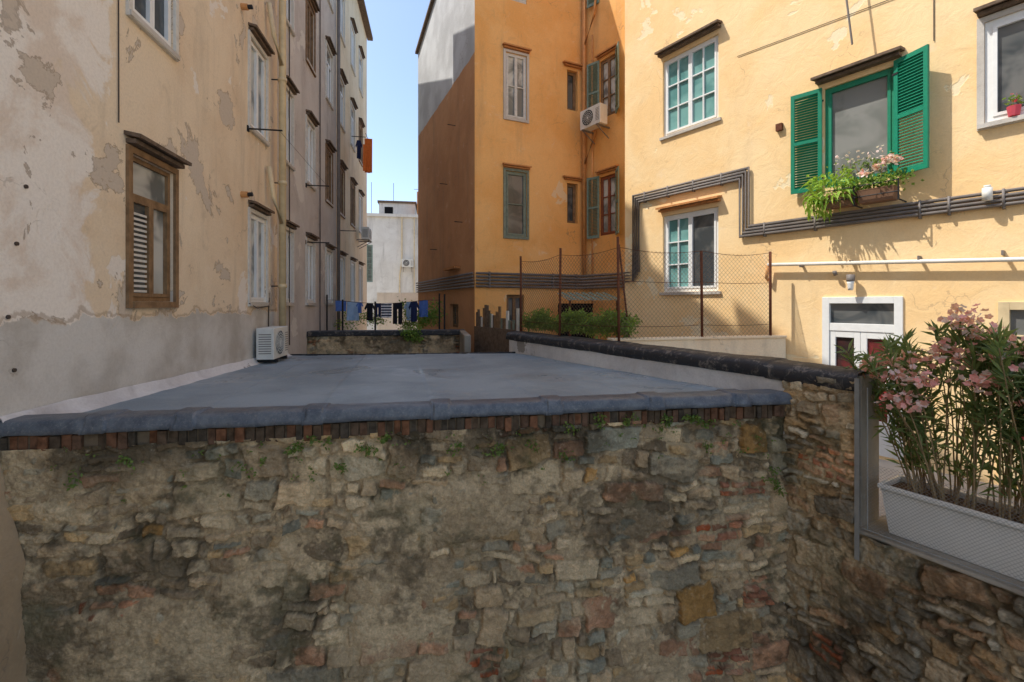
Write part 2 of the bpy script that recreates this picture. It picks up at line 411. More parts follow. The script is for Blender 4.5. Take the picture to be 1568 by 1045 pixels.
def leaf(b,p,d,L,w,mat,droop=.15):
    d=Vector(d).normalized(); a=d.cross(rdir(.5)); 
    if a.length<.1: a=d.orthogonal()
    a.normalize(); n=a.cross(d); 
    if n.z<0: n=-n
    p=Vector(p); mid=p+d*L*.45; tip=p+d*L-Vector((0,0,L*droop)); i=len(b.v)
    b.v+=[tuple(p),tuple(mid+a*w),tuple(tip),tuple(mid-a*w),tuple(mid-n*w*.35)]
    k=b.m(mat); b.f+=[[i,i+4,i+2,i+1],[i,i+3,i+2,i+4]]; b.mi+=[k,k]
def tuft(b,p,r,n,L,w,mat,up=.5,flat=.7):
    p=Vector(p)
    for _ in range(n):
        q=p+Vector((random.gauss(0,r),random.gauss(0,r),random.gauss(0,r*flat))); leaf(b,q,rdir(up),L*R(.6,1.2),w*R(.7,1.2),mat)
def flower(b,p,r,mat):
    n=rdir(.8); a=n.orthogonal().normalized(); c=n.cross(a); p=Vector(p); k=b.m(mat)
    for j in range(5):
        t=j*2*math.pi/5; d=a*math.cos(t)+c*math.sin(t); e=-a*math.sin(t)+c*math.cos(t); i=len(b.v)
        b.v+=[tuple(p),tuple(p+d*r*.6+e*r*.42+n*r*.1),tuple(p+d*r+n*r*.25),tuple(p+d*r*.6-e*r*.42+n*r*.1)]
        b.f.append([i,i+1,i+2,i+3]); b.mi.append(k)

def air_conditioner(F,w,d,z0,h,brackets=False):
    e=empty('air_conditioner')
    b=B('casing',F,e); b.box(0,w,-d,0,z0,z0+h,'acw'); b.done(.012)
    b=B('grille',F,e); cx=w*.4;cz=z0+h*.5;r=h*.4
    n=24; pts=[(cx+r*math.cos(2*math.pi*i/n),-d-.003,cz+r*math.sin(2*math.pi*i/n)) for i in range(n)]
    b.face(pts,'dark')
    for k in (1,.78,.56,.34,.12):
        b.tube([(cx+r*k*math.cos(2*math.pi*i/n),-d-.012,cz+r*k*math.sin(2*math.pi*i/n)) for i in range(n+1)],.005,'acw',5)
    for i in range(8):
        t=math.pi*i/8; b.tube([(cx-r*math.cos(t),-d-.014,cz-r*math.sin(t)),(cx+r*math.cos(t),-d-.014,cz+r*math.sin(t))],.003,'acw',4)
    for i in range(9):
        z=z0+h*.18+i*h*.075
        b.box(w*.78,w*.96,-d-.006,-d-.001,z,z+.012,'conduit')
        b.box(-.004,-.001,-d*.85,-d*.15,z,z+.014,'conduit')
    b.done()
    b=B('feet',F,e)
    if brackets:
        for x in (.12,w-.12):
            b.box(x-.02,x+.02,-d-.03,.2,z0-.04,z0-.002,'conduit'); b.tube([(x,-d,z0-.04),(x,.18,z0-.32)],.015,'conduit',6)
    else:
        for x in (.1,w-.16): b.box(x,x+.06,-d-.02,.02,z0-.06,z0-.002,'black')
    b.done(); return e

# ============================================================ FRAMES
FL=Fr(-3.106,0,0,1)          # left building, x = world y
FM=Fr(4.41,10.13,.4315,-.9021)
FC=Fr(1.09,12.5,.968,.251)
FS=Fr(-.66,19.27,.2509,-.968)
FX=Fr(4.52,13.39,.4315,-.9021)
FB=Fr(0,3.895,1,0)
FR=Fr(3.34,3.895,.328,-.945)
GZ=-5.5

# ------------------------------------------------------------ ground
N=NT('ground_concrete',.95,.1); N.color(N.mix(N.ramp(N.noise(.7,6,.6),.35,.65),lin(176,168,156),lin(146,138,128))); N.bump(N.noise(20,4),.4,.01)
g=B('ground'); g.face([(-600,-600,GZ),(600,-600,GZ),(600,600,GZ),(-600,600,GZ)],N.m); g.done()
t=B('terrace_floor'); A=FR.P(-5.3,.3);Bq=FR.P(5,.3);C=FM.P(11,.2);D=FM.P(0,.2)
t.face([(A[0],A[1],-2.3),(Bq[0],Bq[1],-2.3),(C[0],C[1],-2.3),(D[0],D[1],-2.3),(4.6,13.6,-2.3),(2.0,12.8,-2.3)],N.m); t.done()

# ------------------------------------------------------------ LEFT BUILDING
LB=empty('beige_apartment_building')
cols=[(-2.2,-1.3),(2.0,2.9),(5.33,6.12),(8.43,9.2),(10.2,10.82),(11.94,12.68),(14.0,14.8),(15.84,16.7),(18,18.8),(19.9,20.7)]
ops=[(a,c,3.0*n+.02,3.0*n+1.56) for a,c in cols for n in range(4)]
b=B('walls',FL,LB)
facade(b,-6,9.84,GZ,13.3,[o for o in ops if o[0]<9.8],.16,'left'); shell(b,-6,9.84,GZ,13.3,9,'left')
b.box(-6,9.84,-.3,-.003,13.15,13.3,'hood')
facade(b,9.84,11.6,GZ,13.3,[o for o in ops if 9.84<o[0]<11],.16,'leftB'); shell(b,9.86,11.6,GZ,13.3,9,'leftB')
b.done()
b=B('walls',FL,LB)
facade(b,11.6,15.4,GZ,14.3,[o for o in ops if 11.9<o[0]<15],.16,'leftB'); shell(b,11.6,15.4,GZ,14.3,9,'leftB')
b.done()
b=B('walls',FL,LB)
facade(b,15.4,22.2,GZ,12.5,[o for o in ops if o[0]>15.5],.16,'leftC'); shell(b,15.4,22.2,GZ,12.5,9,'leftC')
b.box(15.4,22.4,-.25,-.003,12.4,12.55,'hood')
b.done()
for a,c in cols:
    for n in range(4):
        z0=3.0*n+.02;z1=z0+1.54
        if a==5.33 and n==0:
            window(FL,a,c,z0,z1,LB,'wood','curtain',rec=.03,fw=.05,leaf=2,rows=1,trans=z1-.42,hood=.16,surround='wood',hw=.1,panes=['glass','curtain'])
        else:
            r=(int(a*7)+n*3)%4
            window(FL,a,c,z0,z1,LB,'white' if (r!=1 or a<11) else 'wood','glass' if r<2 else 'curtain',rec=.02,fw=.045,leaf=2,
                   trans=(z1-.4 if r==0 else None),hood=.14,sill=.05,hw=.06,surround=('oldwhite' if (r!=1 or a<11) else 'wood'))
b=B('blind_slats',FL,LB)
for i in range(16): b.box(5.425,5.675,.035,.042,.12+i*.055,.145+i*.055,'oldwhite')
b.done()
b=B('drainpipe',FL,LB,True)
b.tube([(9.5,-.2,-.45),(9.5,-.2,13.2)],.065,'pipecream',12); b.tube([(9.5,-.2,-1.05),(9.5,-.2,-.45)],.075,'conduit',12)
for z in range(0,13,2): b.tube([(9.5,-.2,z+.3),(9.5,-.2,z+.37)],.08,'pipecream',12); b.tube([(9.5,0,z+.335),(9.5,-.2,z+.335)],.012,'black',5)
for z in (2.05,5.1,8.1): b.tube([(9.46,-.2,z-.5),(9.2,-.14,z-.05),(9.16,-.07,z+.5)],.045,'pipecream',8)
b.tube([(15.3,-.1,-1.5),(15.3,-.1,12.5)],.05,'conduit',8)
b.done()
b=B('clothesline_bracket',FL,LB)
for x,z in ((8.35,2.95),(11.9,2.9),(11.9,1.5),(15.8,2.4),(18.0,6.3)):
    b.tube([(x,0,z),(x,-.55,z)],.014,'black',6); b.box(x-.03,x+.03,-.02,0,z-.05,z+.05,'black')
b.tube([(8.35,-.5,2.95),(11.9,-.5,2.9)],.004,'wirec',4)
for x,z in ((8.1,1.78),(8.1,4.85)):
    b.tube([(x,0,z),(x,-.1,z)],.05,'pipeor',10); b.tube([(x,-.1,z),(x,-.17,z+.01)],.035,'black',8)
b.tube([(5.14,-.012,1.8),(5.1,-.012,13)],.006,'wirec',4)
b.tube([(9.3,-.02,.2),(9.25,-.03,-.5),(9.1,-.05,-.7)],.012,'wirec',5)
b.tube([(8.35,-.03,.0),(8.6,-.06,-.08),(9.2,-.05,-.05),(9.3,-.03,.1)],.01,'wirec',5)
b.tube([(10.5,-.03,12),(10.52,-.03,-.9)],.012,'wirec',5); b.tube([(13.2,-.03,12),(13.2,-.03,-.9)],.02,'conduit',5)
for x,z in ((3.95,-.1),(4.02,.45),(4.1,.9),(4.0,-.5)):
    b.tube([(x,-.012,z),(x,.0,z)],.016,'wirec',7)
b.done()
ts=np.linspace(-6,3.87,60); zz=np.linspace(-1.15,GZ,60); V=np.zeros((60,60,3))
for j,z in enumerate(zz):
    off=.02+.16*min(1,max(0,(-1.15-z)/.7))
    n_=.03*(fbm(ts*2,ts*0+z*2,61)-.5)
    V[j,:,0]=-3.106+off+n_; V[j,:,1]=ts; V[j,:,2]=z
    V[j,-1,0]+=.08*(float(fbm(np.array([z*5.]),np.array([0.]),62)[0])-.5)
def gridmesh(name,V,nx,nz,mat,parent):
    idx=np.arange(nx*nz).reshape(nz,nx)
    Fa=np.stack([idx[:-1,:-1],idx[:-1,1:],idx[1:,1:],idx[1:,:-1]],-1).reshape(-1,4)
    me=bpy.data.meshes.new(name); me.from_pydata(V.reshape(-1,3).tolist(),[],Fa.tolist()); me.materials.append(M[mat]); me.polygons.foreach_set('use_smooth',[True]*len(Fa))
    o=bpy.data.objects.new(name,me); sc.collection.objects.link(o); o.parent=parent; return o
gridmesh('plaster_skirt',V[::-1],60,60,'skirt',LB)
air_conditioner(Fr(-3.106,0,0,1).sub(8.55,-.06,0),.78,.29,-.98,.55)

def cloth(b,F,x,y,z,w,h,mat,kind='towel',amp=.03):
    nx,nz=10,10
    def pt(u,v,sx=0):
        return F.P(x+u*w+sx,y+amp*math.sin(u*9+v*3+x*5)*(.3+v),z-v*h)
    def grid(u0,u1,v0,v1):
        k=b.m(mat);i0=len(b.v)
        for j in range(nz+1):
            for i in range(nx+1): b.v.append(pt(u0+(u1-u0)*i/nx,v0+(v1-v0)*j/nz))
        for j in range(nz):
            for i in range(nx):
                a=i0+j*(nx+1)+i; b.f.append([a,a+1,a+nx+2,a+nx+1]); b.mi.append(k)
    if kind=='towel': grid(0,1,0,1)
    elif kind=='shirt':
        grid(.22,.78,0,1)
        k=b.m(mat)
        for s_ in (0,1):
            e=lambda u:u if s_==0 else 1-u
            i0=len(b.v); b.v+=[pt(e(.22),0),pt(e(0),.3),pt(e(.08),.42),pt(e(.22),.28)]; b.f.append([i0,i0+1,i0+2,i0+3]); b.mi.append(k)
    else:
        grid(.1,.9,0,.3); grid(.1,.46,.3,1); grid(.54,.9,.3,1)
M['cl1']=simple('cloth_blue',lin(96,124,186),.9,.1);M['cl2']=simple('cloth_navy',lin(44,52,84),.9,.1);M['cl3']=simple('cloth_lightblue',lin(176,200,225),.9,.1)
M['cl4']=simple('cloth_orange',lin(232,120,56),.9,.1);M['cl5']=simple('cloth_black',lin(40,40,46),.9,.1)
N=NT('cloth_striped',.9,.1); wv=N.n.new('ShaderNodeTexWave'); wv.inputs['Scale'].default_value=4; wv.bands_direction='Z'; N.t.links.new(N.pos,wv.inputs['Vector'])
N.color(N.mix(N.ramp(wv.outputs['Fac'],.45,.55),lin(225,225,225),lin(25,30,60))); M['cl6']=N.m
e=empty('hanging_laundry')
b=B('clothes',FL,e); cloth(b,Fr(-2.6,18.0,1,0),0,0,6.25,.28,1.3,'cl4');cloth(b,Fr(-2.95,18.1,1,0),0,0,6.2,.25,.7,'cl2','shirt'); cloth(b,Fr(-2.6,17.6,1,.4),0,0,5.9,.3,1.0,'cl4'); b.done()
b=B('rail',FL,e); b.tube([(17.6,-.6,6.3),(18.3,-.6,6.3)],.01,'black',5); b.done()

# ------------------------------------------------------------ CLOTHESLINE
e=empty('clothesline')
FT=Fr(-2.85,13.8,1,.0)
b=B('line_and_posts',FT,e)
line=lambda x:.10-.10*math.sin(math.pi*min(1,max(0,x/2.6)))
for yy in (0,.35):
    b.tube([(x*.2-.2,yy,line(x*.2-.2)) for x in range(0,17)],.006,'wirec',4)
for x,y,h in ((-.18,0,.25),(.55,-1.6,.1),(1.35,-1.6,.05),(3.0,0,.3),(3.12,-1.5,.25)):
    b.tube([(x,y,-2.4),(x,y,h)],.025,'black',6)
b.done()
b=B('clothes',FT,e)
for x,w,h,mt,kd,y in ((.05,.3,.3,'cl1','towel',0),(.3,.35,.55,'cl3','towel',.35),(.62,.2,.3,'cl1','shirt',0),(.85,.3,.5,'cl5','shirt',0),(1.12,.22,.4,'cl2','trousers',0),
        (1.32,.3,.42,'cl6','towel',0),(1.62,.34,.62,'cl5','trousers',0),(1.95,.3,.55,'cl3','shirt',.35),(2.1,.32,.6,'cl2','shirt',0),(2.4,.26,.5,'cl1','towel',.35)):
    cloth(b,FT,x,y,line(x+w/2),w,h,mt,kd)
b.done()

# ------------------------------------------------------------ CENTRE BUILDING
CB=empty('orange_apartment_building')
opA=[(.92,1.58,1.9+3.35*n,3.75+3.35*n) for n in range(3)]
opB=[(2.93,3.3,2.42+3.4*n,3.62+3.4*n) for n in range(3)]
opL=[(.95,1.5,-.9,.25)]
b=B('walls',FC,CB); facade(b,0,3.545,GZ,11.9,opA+opB+opL,.18,'or'); b.done()
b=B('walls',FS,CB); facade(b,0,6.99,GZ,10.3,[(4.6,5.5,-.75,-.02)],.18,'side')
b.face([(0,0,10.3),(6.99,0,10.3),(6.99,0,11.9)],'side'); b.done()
b=B('walls',FX,CB); opX=[(.63,1.3,1.98,3.7),(.63,1.3,5.4,7.1),(.63,1.3,8.9,10.4)]
facade(b,0,3.2,GZ,11.9,opX,.18,'or'); b.done()
b=B('roof',W,CB)
P1=FS.P(0,0,10.3);P2=FC.P(0,0,11.9);P3=FC.P(3.545,0,11.9);P4=FX.P(3.2,0,11.9);P5=FX.P(3.2,8,11.9);P6=(6,23,10.3)
b.face([P1,P2,P3,P4,P5,P6],'hood',False)
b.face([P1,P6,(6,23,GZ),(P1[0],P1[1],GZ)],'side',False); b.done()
b=B('eave',FS,CB); 
b.face([(-.02,-.12,10.29),(7.02,-.12,11.9),(7.02,-.12,12.0),(-.02,-.12,10.39)],'hood'); b.face([(-.02,-.12,10.29),(-.02,-.003,10.29),(7.02,-.003,11.9),(7.02,-.12,11.9)],'hood')
b.face([(-.02,-.12,10.39),(7.02,-.12,12.0),(7.02,.1,12.0),(-.02,.1,10.39)],'hood')
b.done()
for n,(a,c,z0,z1) in enumerate(opA):
    window(FC,a,c,z0,z1,CB,'greyframe' if n==0 else 'oldwhite','curtain' if n else 'glass',rec=.03,leaf=2 if n else 1,rows=2,hood=.14,hm='hoodor',
           surround='surround' if n==1 else ('greyframe' if n==0 else None),fw=.05,hw=.1)
for a,c,z0,z1 in opB: window(FC,a,c,z0,z1,CB,'wood','glass',rec=.12,leaf=1,hood=.14,hm='hoodor',hw=.16)
for a,c,z0,z1 in opL: window(FC,a,c,z0,z1,CB,'wood','glass',rec=.1,leaf=2)
window(FS,4.6,5.5,-.75,-.02,CB,'wood','glass',rec=.1)
for n,(a,c,z0,z1) in enumerate(opX):
    window(FX,a,c,z0,z1,CB,'woodred' if n==0 else 'wood','curtain',rec=.05,leaf=2,rows=3,hood=.12,hm='hoodor')
    mt='oldgreen'
    shutter(FX.sub(a,-.02,180+14),.42,z0-.05,z1+.05,mt,CB,False); shutter(FX.sub(c,-.02,-38),.42,z0-.05,z1+.05,mt,CB,False)
b=B('drainpipe',FX,CB,True)
b.tube([(.1,-.12,.9),(.1,-.12,11.8)],.055,'pipeor',10)
b.tube([(.14,-.12,4.2),(.5,-.1,4.9),(.55,-.08,5.2)],.035,'pipeor',8); b.tube([(.14,-.12,7.8),(.5,-.1,8.5),(.55,-.08,9)],.035,'pipeor',8)
b.tube([(.38,-.05,-1),(.38,-.05,8)],.02,'pipeor',6)
b.done()
b=B('wall_fittings',FS,CB)
for x,z in ((4.3,3.9),(5.2,5.5),(3.0,1.9),(5.9,2.4)): b.tube([(x,0,z),(x,-.25,z)],.012,'black',5)
b.box(4.5,5.7,-.2,-.003,1.05,1.12,'hoodor'); b.done()
air_conditioner(FX.sub(.35,-.22,0),.8,.3,5.05,.55,True)
e=empty('cable_conduits')
b=B('conduits',W,e,True)
for i,z in enumerate((.47,.56,.65,.74,.83)):
    pts=[FS.P(0,-.05-.005*i,z),FS.P(6.99,-.05-.005*i,z),FC.P(.02,-.06,z),FC.P(3.45,-.06,z),FX.P(.05,-.1,z),FX.P(2.0,-.06,z)]
    b.tube([pts[0],pts[1]],.03,'conduit',8,False); b.tube([pts[2],pts[3],pts[5]],.03,'conduit',8,False)
b.done()
b=B('conduits',FM,e,True)
for i in range(4):
    o=i*.055
    b.tube([(.02,-.05,.5+o*1.3),(.28+o,-.05,.5+o*1.3),(.28+o,-.05,2.46-o),(2.93-o,-.05,2.46-o),(2.93-o,-.05,1.4-o),(7.2,-.05,1.4-o),(10.5,-.05,1.4-o)],.021,'conduit',8)
for x in (.6,1.2,1.8,2.4): b.box(x,x+.025,-.078,0,2.25,2.49,'conduit')
for x in (3.2,4.0,5.3,5.6,6.1): b.box(x,x+.025,-.078,0,1.18,1.43,'conduit')
b.tube([(5.98,-.12,1.3),(5.98,-.12,1.46)],.05,'acw',10); b.tube([(5.98,-.12,1.46),(5.98,-.12,1.49)],.035,'acw',10)
b.done()
b=B('conduits',FC,e)
for x in (.4,1.4,2.4,3.2): b.box(x,x+.03,-.095,0,.43,.88,'conduit')
b.done()

# ------------------------------------------------------------ RIGHT BUILDING
RB=empty('yellow_apartment_building')
opR=[(1.05,2.32,.24,1.88),(1.05,2.32,3.58,5.22),(1.05,2.32,7.0,8.6),(4.12,5.02,1.85,3.45),(4.12,5.02,5.3,6.9),(5.94,7.1,2.3,3.6),(5.94,7.1,5.7,7.2),
     (4.1,5.12,-2.25,.1),(6.06,7.0,-2.25,.02),(8.4,9.4,1.85,3.4)]
b=B('walls',FM,RB); facade(b,0,12,GZ,12,opR,.2,'yel'); shell(b,0,12,GZ,12,8,'yel'); 
b.done()
window(FM,1.05,2.32,.24,1.88,RB,'white','teal',rec=.05,leaf=2,rows=3,cols=2,hood=.16,hm='hoodor',fw=.07,hw=.07,sill=.04,panes=['teal','glass'],plain=(1,))
window(FM,1.05,2.32,3.58,5.22,RB,'white','teal',rec=.05,leaf=2,rows=3,cols=2,hood=.18,fw=.06,hw=.08,sill=.04)
window(FM,1.05,2.32,7.0,8.6,RB,'white','teal',rec=.05,leaf=2,rows=3,cols=2,hood=.18)
window(FM,4.12,5.02,1.85,3.45,RB,'green','screen',rec=.04,leaf=1,fw=.05,hood=.2,hw=.12)
window(FM,4.12,5.02,5.3,6.9,RB,'green','screen',rec=.04,leaf=1,hood=.2)
window(FM,5.94,7.1,2.3,3.6,RB,'white','glass',rec=.0,leaf=2,fw=.07,hood=.16,sill=.08,surround='surround')
window(FM,5.94,7.1,5.7,7.2,RB,'white','glass',rec=.0,leaf=2,fw=.07,hood=.16)
window(FM,8.4,9.4,1.85,3.4,RB,'white','glass',rec=.0,leaf=2,fw=.07,hood=.16)
b=B('door',FM,RB)
def door(x0,x1,z0,z1,m,zt):
    b.box(x0,x0+.1,-.03,.06,z0,z1,m); b.box(x1-.1,x1,-.03,.06,z0,z1,m); b.box(x0+.1,x1-.1,-.03,.06,z1-.1,z1,m)
    b.box(x0+.1,x1-.1,-.02,.05,zt-.06,zt+.06,m)
    b.face([(x0+.1,.03,zt+.06),(x1-.1,.03,zt+.06),(x1-.1,.03,z1-.1),(x0+.1,.03,z1-.1)],'glass')
    xm=(x0+x1)/2
    for a,c in ((x0+.102,xm-.002),(xm+.002,x1-.102)):
        b.box(a,a+.08,-.01,.045,z0,zt-.062,m); b.box(c-.08,c,-.01,.045,z0,zt-.062,m)
        b.box(a+.08,c-.08,-.01,.045,zt-.16,zt-.062,m); b.box(a+.08,c-.08,-.01,.045,z0,z0+.5,m); b.box(a+.08,c-.08,-.01,.045,z0+1.0,z0+1.08,m)
        b.face([(a+.08,.02,z0+.5),(c-.08,.02,z0+.5),(c-.08,.02,zt-.16),(a+.08,.02,zt-.16)],'redcur')
door(4.1,5.12,-2.25,.1,'white',-.37); door(6.06,7.0,-2.25,.02,'pipecream',-.45)
b.box(5.0,5.02,-.06,-.01,-1.2,-1.05,'conduit')
b.done(.004)
shutter(FM.sub(4.10,-.04,180+9),.44,1.83,3.47,'green',RB,False); shutter(FM.sub(5.04,-.04,-22),.44,1.83,3.49,'green',RB)
b=B('white_pipe',FM,RB,True)
b.tube([(3.29,-.10,.675),(10,-.10,.36)],.03,'pipewhite',10)
b.tube([(3.29,-.10,.675),(3.27,-.10,.45),(3.27,-.02,.4)],.025,'pipeor',8)
b.done()
b=B('wall_fittings',FM,RB)
for x in (3.8,4.5,5.3,6.1): b.box(x,x+.02,-.12,0,.6,.66,'conduit')
b.box(3.4,3.5,-.06,0,2.98,3.1,'rust'); 
b.tube([(4.42,-.3,5.6),(4.6,-.3,3.85)],.014,'conduit',5)
b.tube([(5.45,-.01,12),(5.45,-.01,3.6)],.006,'wirec',4); b.tube([(2.7,-.012,4.6),(8,-.012,4.2)],.006,'wirec',4)
b.done()
e=empty('wall_lamp'); b=B('lamp',FM,e,True)
b.tube([(4.52,0,.42),(4.52,-.12,.42)],.02,'conduit',8); b.tube([(4.52,-.12,.44),(4.52,-.12,.36),(4.52,-.12,.34)],.055,'conduit',12)
b.tube([(4.52,-.12,.34),(4.52,-.12,.30),(4.52,-.12,.24),(4.52,-.12,.2)],.05,'white',12,r1=.03)
b.tube([(4.3,-.06,.45),(4.3,-.1,.5)],.03,'conduit',8); b.done()
e=empty('flower_window_box')
N=simple('planter_brown',lin(130,98,76),.7,.25)
b=B('box',FM,e)
for a in (4.18,4.66):
    x0,x1=a,a+.44
    b.face([(x0+.02,-.29,1.47),(x1-.02,-.29,1.47),(x1,-.32,1.66),(x0,-.32,1.66)],N); b.face([(x0+.02,-.1,1.47),(x0,-.08,1.66),(x1,-.08,1.66),(x1-.02,-.1,1.47)],N)
    b.face([(x0+.02,-.29,1.47),(x0,-.32,1.66),(x0,-.08,1.66),(x0+.02,-.1,1.47)],N); b.face([(x1-.02,-.29,1.47),(x1-.02,-.1,1.47),(x1,-.08,1.66),(x1,-.32,1.66)],N)
    b.face([(x0,-.32,1.645),(x1,-.32,1.645),(x1,-.08,1.645),(x0,-.08,1.645)],'soil'); b.face([(x0+.02,-.29,1.47),(x0+.02,-.1,1.47),(x1-.02,-.1,1.47),(x1-.02,-.29,1.47)],N)
b.tube([(4.1,-.33,1.56),(5.15,-.33,1.56)],.008,'black',5); b.tube([(4.1,-.33,1.72),(5.15,-.33,1.72)],.008,'black',5)
for x in (4.1,4.63,5.15): b.tube([(x,0,1.45),(x,-.33,1.45),(x,-.33,1.74)],.009,'black',5)
b.done()
b=B('plants',FM,e)
for i in range(320):
    p=Vector(FM.P(R(4.05,4.55),R(-.44,-.1),R(1.6,1.98))); o=Vector(FM.P(4.3,-.2,1.7)); d=(p-o).normalized()+rdir(.2)*.7
    leaf(b,p,d,R(.08,.18),.02,'lime',.5)
for i in range(80):
    p=Vector(FM.P(R(3.98,4.3),R(-.42,-.2),R(1.4,1.7))); leaf(b,p,(R(-.3,.3),R(-.3,.3),-1),R(.08,.16),.018,'lime',.2)
for x in (4.45,4.58,4.7,4.8,4.92,5.0,5.1): tuft(b,FM.P(x,-.2,1.76),.085,100,.06,.02,'ivy')
for x,y,z in ((4.78,-.3,1.88),(4.88,-.25,1.97),(4.97,-.22,2.03),(5.06,-.26,2.05),(5.13,-.3,1.99),(4.68,-.2,1.92),(5.02,-.1,2.1)):
    for k in range(24): flower(b,Vector(FM.P(x,y,z))+rdir()*R(0,.07),.028,'palepink' if k%3 else 'pink')
for x in (4.35,4.5,4.62,4.74,4.86):
    b.tube([(x,-.02,1.86),(x+R(-.08,.08),-.05,2.15)],.005,'stem',4); tuft(b,FM.P(x,-.03,2.08),.07,22,.08,.015,'weed')
    for k in range(9): flower(b,Vector(FM.P(x+R(-.06,.06),-.06,2.2+R(-.06,.12))),.022,'palepink')
b.done()
e=empty('flower_pots'); b=B('pots',FM,e)
for x in (6.2,6.45): b.tube([(x,-.05,2.31),(x,-.05,2.43)],.05,'redp',10,r1=.065)
for x in (6.2,6.45,6.6):
    tuft(b,FM.P(x,-.05,2.5),.05,40,.05,.015,'ivy')
    for k in range(12): flower(b,Vector(FM.P(x,-.06,2.52))+rdir()*R(0,.07),.02,'redp')
b.done()

# ------------------------------------------------------------ FAR BUILDINGS
FG=empty('grey_apartment_building'); FF=Fr(-12,33.2,1,0)
b=B('walls',FF,FG); opF=[(6.95,7.75,1.5,4.1),(8.2,8.5,-1,.6),(12.5,13.4,1.5,3.4),(3.5,4.4,1.5,4.1)]
facade(b,0,20,GZ,6.3,opF,.2,'far'); shell(b,0,20,GZ,6.3,8,'far'); b.box(0,20,-.15,-.003,6.1,6.3,'far')
b.box(8.0,10.6,1.5,5,6.302,7.4,'far'); b.box(7.9,10.7,1.4,5.1,7.402,7.55,'hood'); b.box(8.4,9.0,1.47,1.497,6.5,7.1,'dark')
b.box(10.75,11.1,1,1.5,6.302,8.2,'hoodor'); b.box(11.3,11.6,1,1.4,6.302,7.6,'far')
for x in (9.0,10.9,7.4): b.tube([(x,2,6.3),(x,2,9.0)],.02,'black',4)
b.tube([(10.5,2,8.6),(11.3,2,8.6)],.015,'black',4)
b.done()
for a,c,z0,z1 in opF: window(FF,a,c,z0,z1,FG,'oldgreen','glass',rec=.03,leaf=2,rows=6,cols=3)
b=B('pipes',FF,FG); b.tube([(9.6,-.1,GZ),(9.6,-.1,2),(9.75,-.1,3),(9.75,-.1,6.1)],.05,'pipecream',6); b.tube([(10.6,-.1,GZ),(10.6,-.1,6.1)],.04,'pipecream',6); b.done()
air_conditioner(FF.sub(9.75,-.2,0),.8,.3,2.55,.55,True)
air_conditioner(FL.sub(19.2,-.2,0),.8,.3,2.6,.5,True)
o=empty('rendered_yard_wall'); b=B('wall',W,o); b.box(-3.1,1.2,26,26.3,GZ,.6,'far'); b.done()

# ------------------------------------------------------------ STONE WALL in front
SW=empty('rubble_stone_wall')
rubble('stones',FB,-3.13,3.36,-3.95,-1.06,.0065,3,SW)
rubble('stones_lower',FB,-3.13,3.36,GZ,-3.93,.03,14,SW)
b=B('brick_course',FB,SW)
bm=[simple('brick_dark_%d'%i,c,.9,.12,var=.9,sc_=14,bump=.5) for i,c in enumerate((lin(124,88,66),lin(112,86,68),lin(98,82,66),lin(136,94,68),lin(88,78,66),lin(106,86,68)))]
x=-3.1
while x<3.3:
    w=R(.055,.078); p=R(.005,.045); z=-1.085+R(-.014,.012)
    if random.random()>.05: b.box(x,x+w-R(.006,.012),-p,.1,z,-.962+R(-.014,.004),random.choice(bm))
    x+=w
b.box(-3.1,3.34,-.008,.08,-1.08,-.97,simple('mortar_dark',lin(120,104,84),.95,.1,var=.8,sc_=9))
b.done(.008)
e=empty('wall_weeds'); b=B('leaves',W,e)
for x,z,n in [(-1.1,-1.14,60),(-.9,-1.1,40),(-.55,-1.16,50),(-.35,-1.12,40),(-.75,-1.32,30),(1.15,-1.05,35),(1.4,-1.06,45),(1.75,-1.07,50),(2.05,-1.06,50),(2.3,-1.05,60),(2.45,-1.1,40),
     (.2,-1.22,30),(.5,-1.25,40),(.8,-1.24,30),(-2.3,-1.2,20),(2.5,-1.3,20),(3.22,-1.75,50),(3.2,-1.65,30),(1.1,-1.33,25),(-1.4,-1.25,25),(-2.6,-1.28,20)]:
    for q in range(3): tuft(b,(x+random.gauss(0,.04),3.84,z+random.gauss(0,.03)),.02,n//3+4,.035,.011,'weed',.3,.8)
for i in range(70): tuft(b,(R(-3,3.2),3.86,-1.09-abs(random.gauss(0,.25))),.015,7,.028,.008,'weed',.2,.6)
b.done()

# ------------------------------------------------------------ FLAT ROOF
N=NT('bitumen_felt',.6,.4)
n=N.noise(.9,6,.6,.3); n2=N.noise(120,3,.7); n3=N.noise(5,6,.7,.5)
c=N.mix(N.ramp(n,.35,.65),lin(140,152,158),lin(118,130,136)); c=N.mix(N.ramp(n2,.4,.75,0,.4),c,lin(184,192,194)); c=N.mix(N.ramp(n3,.58,.72,0,.4),c,lin(184,182,174))
N.color(c); N.put(N.b.inputs['Roughness'],N.ramp(N.noise(.55,5,.6,.4),.5,.62,.6,.25)); N.bump(N.math('ADD',n2,N.math('MULTIPLY',n3,.6)),.3,.005); M['felt']=N.m
N=NT('bitumen_lip',.42,.45); n3=N.noise(9,6,.7,.3)
c=N.mix(N.ramp(n3,.35,.7),lin(74,80,88),lin(104,108,112)); c=N.mix(N.ramp(N.noise(60,4,.75),.5,.75,0,.5),c,lin(150,148,142)); N.color(c); N.bump(N.noise(40,5,.75),.5,.008); M['lip']=N.m
N=NT('bitumen_black',.55,.35); n3=N.noise(9,6,.7,.6)
c=N.mix(N.ramp(n3,.5,.68),lin(46,46,48),lin(120,112,102)); N.color(c); N.bump(n3,.6,.014); M['bit']=N.m
FRF=empty('flat_bitumen_roof')
nx,nz=260,220
U,Vv=np.meshgrid(np.linspace(0,1,nx),np.linspace(0,1,nz))
X=(1-Vv)*((1-U)*(-3.12)+U*3.36)+Vv*((1-U)*(-3.12)+U*1.62)
